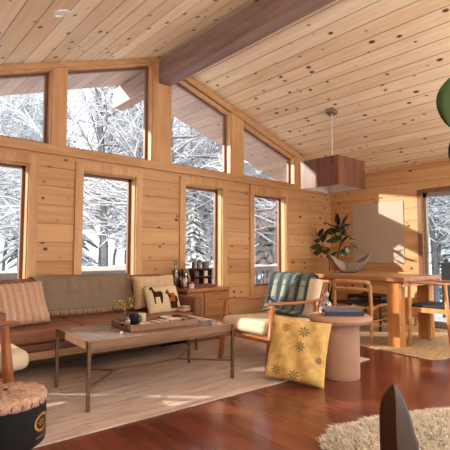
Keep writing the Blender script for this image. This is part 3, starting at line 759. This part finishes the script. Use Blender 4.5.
soft(MB().box(-h+.005, h-.005, -.22, .235, .463, .492), 'seat_pad', m_seatnavy, t, .012)

# plant in the corner
t = thing('potted_plant', 'leafy potted rubber plant in the corner behind the dining table', 'plant', (6.12, 4.36, 0))
MB().lathe([(0, 0), (.11, 0), (.15, .30), (.155, .32), (.135, .32), (.13, .29), (0, .29)], n=36).build('pot', m_pot, t, smooth=True)
MB().lathe([(0, .291), (.131, .291), (0, .30)], n=24).build('soil', m_soil, t)
def PX(u, v, dx=0.): return V(dx-.0, 4.65-(u-312)*.0196-4.36, 1.816-(v-211)*.01655)
def stem(pts, r): MB().tube(pts, [r*(1-.6*i/(len(pts)-1)) for i in range(len(pts))], 8).build('stem', m_stem, t, smooth='all')
stem([V(0, 0, .28), PX(335, 262), PX(338, 248), PX(340, 237), PX(339, 228)], .017)
stem([V(.01, .03, .28), PX(328, 262), PX(322, 250), PX(319, 240), PX(316, 233)], .013)
stem([PX(338, 247), PX(344, 244), PX(350, 240)], .009)
def leaf_mb(base, tip, wid, side, fold=.25, curl=.12, n=10):
    b = MB(); base, tip = Vector(base), Vector(tip); ax = tip-base; L = ax.length; ax.normalize()
    sd = Vector(side); sd = (sd-ax*sd.dot(ax)).normalized(); nr = ax.cross(sd)
    def fn(u, v):
        x = 2*u-1; prof = math.sin(PI*min(1, v**.8))**.8 if 0 < v < 1 else 0
        prof = max(prof, .02)
        return base + ax*(L*v) + sd*(x*wid/2*prof) + nr*(fold*abs(x)*wid/2*prof - curl*L*(v*v) + curl*L*.0)
    b.grid(6, n, fn); return b
LV = [((338,229),(336.5,212),.3),((340,229),(344,214),.4),((337,228),(326,223),.5),((336,231),(325,233),.9),((341,234),(330,241),.2),((339,238),(324,243),.6),
      ((343,234),(352,240),.4),((349,239),(358,243),.5),((342,248),(350,254),.6),((318,238),(314,228),.3),((319,243),(323,232),.7),((320,246),(318,258),.5),
      ((321,250),(313,255),.6),((338,246),(346,235),.3),((323,250),(331,256),.6),((340,231),(349,226),.7),((318,240),(311,241),.5),((339,233),(333,226),.8),((338,226),(340,215),.7),((337,236),(329,230),.3),((342,236),(348,232),.9),((345,244),(355,249),.5),((319,246),(311,249),.8),((322,248),(329,252),.3),((317,236),(320,228),.6),((336,252),(327,259),.4),((341,250),(346,258),.8),((340,240),(331,236),.5)]
for k, (b_, tp, tw_) in enumerate(LV):
    d0 = rnd.uniform(-.05, .05); b0 = PX(*b_, d0*.4); t0 = PX(*tp, d0*2-.04)
    sd = V(math.cos(tw_*2.2)*.8, math.sin(tw_*2.2), .3)
    leaf_mb(b0, t0, .115, sd).build('leaf', m_leaf if k % 3 else m_leafdark, t, smooth='all', solid=.003)

# ------------------------------------------------------------------ foreground
# black drum stool
t = thing('stool', 'black drum stool with pink woolly top and gold oval emblem in the left foreground', 'stool', (.718, 2.775, 0))
R_ = .224
MB().lathe([(0, .001), (R_-.012, .001), (R_-.004, .01), (R_, .03), (R_, .240), (0, .240)], n=56).build('drum', m_blackleather, t, smooth=True)
tp = MB()
def topz(a_, r): return .006*math.sin(a_*23+r*90)+.005*math.sin(a_*11-r*140)
n = 72; rr = [0, .05, .10, .15, .20, .215, .227, .230, .226]; zz = [.297, .299, .297, .293, .289, .283, .271, .250, .231]
rg = []
for r, z in zip(rr, zz): rg.append([tp.v(((r+(.004*math.sin(k*1.9) if r > .2 else 0))*math.cos(2*PI*k/n), (r+(.004*math.sin(k*1.9) if r > .2 else 0))*math.sin(2*PI*k/n), z+(topz(2*PI*k/n, r) if r > 0 and z > .255 else 0))) for k in range(n)] if r else [tp.v((0, 0, z))])
for A, B in zip(rg, rg[1:]):
    for k in range(n):
        if len(A) == 1: tp.f([A[0], B[k], B[(k+1) % n]])
        else: tp.f([A[k], B[k], B[(k+1) % n], A[(k+1) % n]])
tp.f(rg[-1])
tp.build('woolly_top', m_boucle, t, smooth='all')
for k in range(26):
    a_ = 2*PI*k/26
    MB().tube([(.231*math.cos(a_), .231*math.sin(a_), .240), (.230*math.cos(a_+.02), .230*math.sin(a_+.02), .263)], .003, 5).build('stitch', m_stitch, t)
MB().lathe([(.0, .300), (.014, .305), (.008, .309), (0, .310)], n=12).build('button', m_stitch, t, smooth='all')
# emblem on the drum side: an oval ring with lettering bars
ea = math.radians(-45)
def onDrum(du, z, off=.0012): a_ = ea + du/R_; return ((R_+off)*math.cos(a_), (R_+off)*math.sin(a_), z)
em = MB(); k_ = 40; A = []; B = []
for k in range(k_):
    a_ = 2*PI*k/k_; A.append(em.v(onDrum(.066*math.cos(a_), .130+.050*math.sin(a_)))); B.append(em.v(onDrum(.052*math.cos(a_), .130+.037*math.sin(a_))))
for k in range(k_): em.f([A[k], A[(k+1) % k_], B[(k+1) % k_], B[k]])
for j, (z, wd) in enumerate(((.143, .026), (.130, .036), (.117, .024))):
    m_ = 5; 
    for i in range(m_):
        x0 = -wd+2*wd*i/m_; x1 = x0+2*wd/m_*.72; em.f([em.v(onDrum(x, zz_)) for x, zz_ in ((x0, z-.003), (x1, z-.003), (x1, z+.003), (x0, z+.003))])
em.build('emblem', m_gold, t)
em = MB()
for i in range(9):
    x0 = -.05+i*.011; em.f([em.v(onDrum(x, zz_)) for x, zz_ in ((x0, .046), (x0+.008, .046), (x0+.008, .058), (x0, .058))])
em.build('small_print', plain('grey_print', lin(120, 112, 104), .6), t)

# sheepskin
OUT = [(2.03, 1.47), (2.08, 1.57), (2.18, 1.60), (2.30, 1.65), (2.42, 1.60), (2.56, 1.575), (2.70, 1.53), (2.80, 1.505), (2.95, 1.42), (3.2, 1.29), (3.42, 1.1), (3.45, .85), (3.3, .6), (3.0, .45), (2.6, .45), (2.3, .6), (2.12, .85), (2.06, 1.1), (2.0, 1.3)]
cx, cy = 2.65, 1.05
def rad(a_):
    best = 0
    for (x0, y0), (x1, y1) in zip(OUT, OUT[1:]+OUT[:1]):
        dx, dy = math.cos(a_), math.sin(a_); ex, ey = x1-x0, y1-y0; den = dx*ey-dy*ex
        if abs(den) < 1e-9: continue
        tt = ((x0-cx)*ey-(y0-cy)*ex)/den; uu = ((x0-cx)*dy-(y0-cy)*dx)/den
        if tt > 0 and -1e-6 <= uu <= 1+1e-6: best = max(best, tt)
    return best
fu = MB()
n = 90; NR = 14; rg = [[fu.v((cx, cy, .04))]]
RA = [rad(2*PI*k/n) for k in range(n)]
for j in range(1, NR+1):
    q = j/NR; rg.append([fu.v((cx+RA[k]*q*math.cos(2*PI*k/n), cy+RA[k]*q*math.sin(2*PI*k/n), .002+.036*(1-q**6)+.004*math.sin(k*3+j*5)*(1-q))) for k in range(n)])
for A, B in zip(rg, rg[1:]):
    for k in range(n):
        if len(A) == 1: fu.f([A[0], B[k], B[(k+1) % n]])
        else: fu.f([A[k], B[k], B[(k+1) % n], A[(k+1) % n]])
r2 = random.Random(3)
for i in range(11000):
    a_ = r2.uniform(.2, 3.3) if r2.random() < .75 else r2.uniform(0, 2*PI); q = math.sqrt(r2.random()); r = rad(a_)*q*.99
    p = V(cx+r*math.cos(a_), cy+r*math.sin(a_), .004+.034*(1-q**6))
    lean = V(r2.gauss(0, .5)+.5*math.cos(a_)*q, r2.gauss(0, .5)+.5*math.sin(a_)*q, .8).normalized(); L = r2.uniform(.025, .05); 
    s_ = V(-lean.y, lean.x, 0).normalized()*.0042; d = lean*L; k_ = V(r2.gauss(0, .3), r2.gauss(0, .3), -.2)*L
    v0, v1, v2, v3, v4 = fu.v(p-s_), fu.v(p+s_), fu.v(p+d*.6+s_*.9), fu.v(p+d*.6-s_*.9), fu.v(p+d+k_)
    fu.f([v0, v1, v2, v3]); fu.f([v3, v2, v4])
tag(fu.build('sheepskin_rug', m_fur, None), 'fluffy cream sheepskin rug on the red floor at bottom right', 'rug')

# plant close to the camera
FW = V(math.cos(math.radians(49)), math.sin(math.radians(49)), 0); RTv = V(FW.y, -FW.x, 0)
base = FW*.86+RTv*.74
t = thing('rubber_plant', 'tall broad leaved plant in the right foreground', 'plant', base)
MB().lathe([(0, 0), (.12, 0), (.16, .32), (.165, .34), (.145, .34), (.14, .30), (0, .30)], n=36).build('pot', m_pot, t, smooth=True)
MB().lathe([(0, .301), (.141, .301), (0, .31)], n=24).build('soil', m_soil, t)
MB().tube([(0, 0, .29), V(.01, .02, .8), V(0, .01, 1.2), V(-.01, 0, 1.6), V(0, 0, 1.75)], [.016, .014, .012, .010, .006], 10).build('stem', m_stem, t, smooth='all')
def big(b_, tip, wid, side, mat, label=None, fold=.2, curl=.05):
    o = leaf_mb(Vector(b_)-base, Vector(tip)-base, wid, side, fold, curl, 18).build('leaf', mat, t, smooth='all', solid=.004)
    if label: o['label'] = label
    return o
# upper leaf hanging into the frame from the right
big((.943, .352, 1.356), (.990, .305, 1.505), .122, RTv, m_bigleaf, 'broad green leaf at the right edge')
MB().tube([V(0, 0, 1.26), Vector((.985, .310, 1.30))-base, Vector((.950, .347, 1.345))-base, Vector((.944, .351, 1.362))-base], .0035, 6).build('petiole', m_stem, t, smooth='all')
big((.965, .340, 1.348), (.939, .362, 1.300), .04, RTv, m_bigleaf, 'small green leaf below the broad one')
MB().tube([V(0, 0, 1.34), Vector((.965, .340, 1.347))-base], .003, 6).build('petiole', m_stem, t)
# folded bronze leaf rising in front
tipv = V(.869, .463, .829)
lb = MB()
nv = 24
TZ_ = [-.36, -.25, -.139, -.122, -.073, -.038, -.0174, -.006, 0]          # below the tip
TL_ = [-.012, -.026, -.0305, -.0305, -.0302, -.025, -.0125, -.0035, 0]
TR_ = [.040, .056, .051, .0445, .0326, .0200, .0095, .003, .0003]
TM_ = [.010, .009, .0065, .005, .0045, .0045, .0030, .0012, .0001]
AW = (tipv-V(0, 0, 1.1)); AW.z = 0; AW.normalize()
def itp(tab, z):
    for i in range(len(TZ_)-1):
        if z <= TZ_[i+1]+1e-9: k = (z-TZ_[i])/(TZ_[i+1]-TZ_[i]); return tab[i]+(tab[i+1]-tab[i])*k
    return tab[-1]
def bron(u, v):
    z = TZ_[0]*(1-v)**1.35; L_, R2, M_ = itp(TL_, z), itp(TR_, z), itp(TM_, z); x = 2*u-1
    lat = M_ + (M_-L_)*x if x < 0 else M_ + (R2-M_)*x
    return tipv + RTv*lat + V(0, 0, z) + AW*((R2-L_)*.62*abs(x)) - base
lb.grid(14, nv, bron)
o = lb.build('leaf', m_leafdark, t, smooth=True, solid=.003, angle=30); o['label'] = 'folded dark bronze leaf pointing up'
bb = Vector(bron(.5, 0))
MB().tube([V(0, 0, .30), bb*.25+V(0, 0, .26), bb*.7+V(0, 0, .09), bb+V(0, 0, -.01), bb+V(0, 0, .04)], .007, 8).build('petiole', m_stem, t, smooth='all')

# ------------------------------------------------------------------ outside
mb_struct(MB().box(-16, 60, -16, 60, -1.3, -1.0), 'ground_snow', m_snow)
mb_struct(MB().box(XL-2, 10.2, YO+.001, 7.0, -.2, -.06).box(XR+.161, 10.2, -3, YO, -.2, -.06), 'deck', m_snow)
t = thing('deck_railing', 'snow capped grey deck railing outside the windows', 'railing', (0, 6.85, -.06))
MB().box(-1.5, 10.1, -.05, .05, .765, .865).build('top_rail', m_rail, t)
MB().box(-1.5, 10.1, -.02, .02, .08, .13).build('bottom_rail', m_rail, t)
sn = MB()
def cap(u, v):
    x = -1.5+11.6*u; a_ = PI*v; hh = .060+.030*math.sin(x*2.3)+.016*math.sin(x*5.1+1)+.012*math.sin(x*11)
    return (x, -.075*math.cos(a_)*(1+.15*math.sin(x*3.7)), .864+hh*math.sin(a_)**.6)
sn.grid(160, 8, cap); sn.build('snow_cap', m_snow, t, smooth='all')
for i in range(8): MB().cbox((-1.4+1.64*i, 0, .43), (.09, .09, .86)).build('post', m_rail, t)
b0 = None
for i in range(76):
    x = -.3+.136*i
    if b0 is None: b0 = MB().cbox((0, 0, .447), (.032, .032, .634)).build('baluster', m_rail, t); b0.location.x = x
    else: c = b0.copy(); col.objects.link(c); c.parent = t; c.location.x = x

t = thing('outdoor_bin', 'charcoal lidded bin on the snowy deck outside the glass door', 'bin', (8.45, 3.06, -.06))
MB().box(-.24, .24, -.36, .33, 0, .95).build('body', m_bin, t, bevel=.01)
MB().box(-.27, .27, -.40, .37, .951, .995).build('lid', m_bin, t, bevel=.008)

def bare_tree(seed, H, snow=1.0, spread=.5):
    r = random.Random(seed); br = MB(); sn = MB()
    def grow(p, d, L, rad_, g):
        n = (7, 4, 3, 2)[g]; pts = [p]; q = p; dd = d.copy()
        for i in range(n):
            dd = (dd + V(r.gauss(0, .05 if g == 0 else .16), r.gauss(0, .05 if g == 0 else .16), .03 if g == 0 else r.gauss(-.02, .12))).normalized(); q = q + dd*(L/n); pts.append(q)
        rs = [rad_*(1-.7*i/n) for i in range(n+1)]
        br.tube(pts, rs, 6 if g == 0 else 3, caps=False)
        w_ = ((rad_*.25+.004) if g == 0 else (rad_*.5+.0065))*snow
        sn.tube([x+V(rs[i]*.7 if g == 0 else 0, 0, rs[i]*.5+w_*.6) for i, x in enumerate(pts)], [w_*(1-.5*i/n) for i in range(n+1)], 3, caps=False)
        if g >= 3: return
        k = {0: int(H*8), 1: 7, 2: 4}[g]
        for j in range(k):
            s0 = (.16 if g == 0 else .2)+(.82 if g == 0 else .78)*(j+r.random())/k; i = min(n-1, int(s0*n)); base_ = pts[i].lerp(pts[i+1], s0*n-i)
            a_ = r.uniform(0, 2*PI); up = r.uniform(.0, .9) if g == 0 else r.uniform(-.3, .7)
            nd = (V(math.cos(a_), math.sin(a_), up) + dd*(.1 if g == 0 else .8)).normalized()
            grow(base_, nd, (L*r.uniform(.09, .17)*(1.3-s0) if g == 0 else L*r.uniform(.32, .6)), max(.003, rs[i]*(.30 if g == 0 else .5)), g+1)
    grow(V(0, 0, 0), V(0, 0, 1), H, H*.0068, 0)
    return br, sn
def spruce(seed, H, R):
    r = random.Random(seed); tr = MB(); gr = MB(); sn = MB()
    tr.tube([(0, 0, 0), (0, 0, H*.6), (0, 0, H)], [H*.012, H*.007, .01], 8)
    nb = int(H*52)
    for i in range(nb):
        q = (i+r.random())/nb; z = H*(.04+.95*q); L = R*(1-q)**.8*r.uniform(.6, 1.15)+.08; a_ = r.uniform(0, 2*PI)
        c, s_ = math.cos(a_), math.sin(a_); droop = r.uniform(.4, .8); W_ = L*.20+.05
        def P(u, x, off):
            zz = z - droop*L*u*u*.8 + off - abs(x)*W_*.5*math.sin(PI*min(1, u*.9+.1)); rr = L*u
            wx = x*W_*math.sin(PI*min(1, .12+u*.86))
            return (c*rr - s_*wx, s_*rr + c*wx, zz)
        m = 6
        for mb, off, sc, jit in ((gr, 0, 1.0, .12), (sn, .035, .95, .08)):
            rows = []
            for k in range(m+1):
                u = .08+.92*k/m*(1 if sc == 1 else .96)
                jag = 1 if k % 2 else .55
                rows.append([mb.v(P(u+r.uniform(-jit, jit)*.4, x*sc*(jag*(1+r.uniform(-.3, .3)) if abs(x) == 1 else 1), off*(1 if x == 0 else .35)+r.uniform(-.025, .025))) for x in (-1, -.5, 0, .5, 1)])
            for A, B in zip(rows, rows[1:]):
                for k in range(4): mb.f([A[k], A[k+1], B[k+1], B[k]])
    return tr, gr, sn
KB = []
for i in range(4):
    br, sn = bare_tree(20+i, 10.5+i*1.2, 1.0+.3*(i % 2))
    o = br.build('bare_tree', m_bark); sn.build('snow_cover', m_snow, o)
    tag(o, 'bare snow covered forest tree standing outside the windows', 'tree', 'bare trees of the snowy forest'); KB.append(o)
KS = []
for i in range(2):
    tr_, gr, sn = spruce(50+i, 6.5+i, 1.6)
    o = tr_.build('spruce', m_bark); gr.build('needles', m_needles, o); sn.build('snow_cover', m_snow, o)
    tag(o, 'snow laden spruce in the forest outside the windows', 'tree', 'spruces of the snowy forest'); KS.append(o)
r3 = random.Random(11); used = set()
def plant(kind, i, x, y, s, rz, label=None):
    src = (KB if kind == 'b' else KS)[i]; key = (kind, i)
    o = src if key not in used else copy_tree(src)
    used.add(key); o.location = (x, y, -1.02); o.rotation_euler = (0, 0, rz); o.scale = (s, s, s)
    if label: o['label'] = label
    return o
spots = []
for row, (d0, d1, n) in enumerate(((12, 15, 17), (15, 20, 22), (20, 28, 20))):
    for k in range(n):
        az = math.radians(8+78*(k+r3.uniform(.1, .9))/n); d = r3.uniform(d0, d1); x, y = d*math.cos(az), d*math.sin(az)
        if x < 10.6 and y < 8.2: 
            f_ = 10.8/max(x, .1); x *= f_ if x > y*.8 else 1; y = y if x > 10.6 else 9.2+r3.random()
        spots.append((x, y, row))
for k, (x, y, row) in enumerate(spots):
    kind = 's' if (k % 4 == 2 and row) else 'b'
    plant(kind, r3.randrange(2 if kind == 's' else 4), x, y, r3.uniform(.8, 1.25), r3.uniform(0, 6.28))
plant('s', 0, 6.45, 8.6, .52, 1.0, 'small snow laden spruce just beyond the railing outside the third window')['group'] = 'spruces close to the deck'

# ------------------------------------------------------------------ light
w = bpy.data.worlds.new('World'); scn.world = w; w.use_nodes = True
nt = w.node_tree; bg = nt.nodes['Background']
bg.inputs[0].default_value = (.95, .975, 1.0, 1); bg.inputs[1].default_value = 1.75
sl = bpy.data.lights.new('Sun', 'SUN'); sl.energy = 7.5; sl.angle = math.radians(.9); sl.color = (1, .91, .78)
so = bpy.data.objects.new('Sun', sl); col.objects.link(so)
so.rotation_euler = V(1, -.954, -.493).to_track_quat('-Z', 'Y').to_euler()

# ------------------------------------------------------------------ camera
cd = bpy.data.cameras.new('Camera'); cam = bpy.data.objects.new('Camera', cd); col.objects.link(cam); scn.camera = cam
yaw, pitch, roll = math.radians(49), math.radians(3.75), math.radians(.1)
F = V(math.cos(yaw)*math.cos(pitch), math.sin(yaw)*math.cos(pitch), math.sin(pitch)); R0 = V(math.sin(yaw), -math.cos(yaw), 0); U0 = R0.cross(F)
Rr = R0*math.cos(roll)+U0*math.sin(roll); Ur = U0*math.cos(roll)-R0*math.sin(roll)
mw = Matrix((( Rr.x, Ur.x, -F.x, 0), (Rr.y, Ur.y, -F.y, 0), (Rr.z, Ur.z, -F.z, 1.1), (0, 0, 0, 1)))
cam.matrix_world = mw
cd.sensor_width = 36; cd.lens = 430/450*36; cd.clip_start = .02

# bring everything to true size
for me in bpy.data.meshes: me.transform(Matrix.Scale(S, 4))
for o in scn.objects: o.location = o.location*S
scn.view_settings.view_transform = 'Standard'; scn.view_settings.look = 'None'; scn.view_settings.gamma = 1; scn.view_settings.use_curve_mapping = False
scn.view_settings.exposure = .42
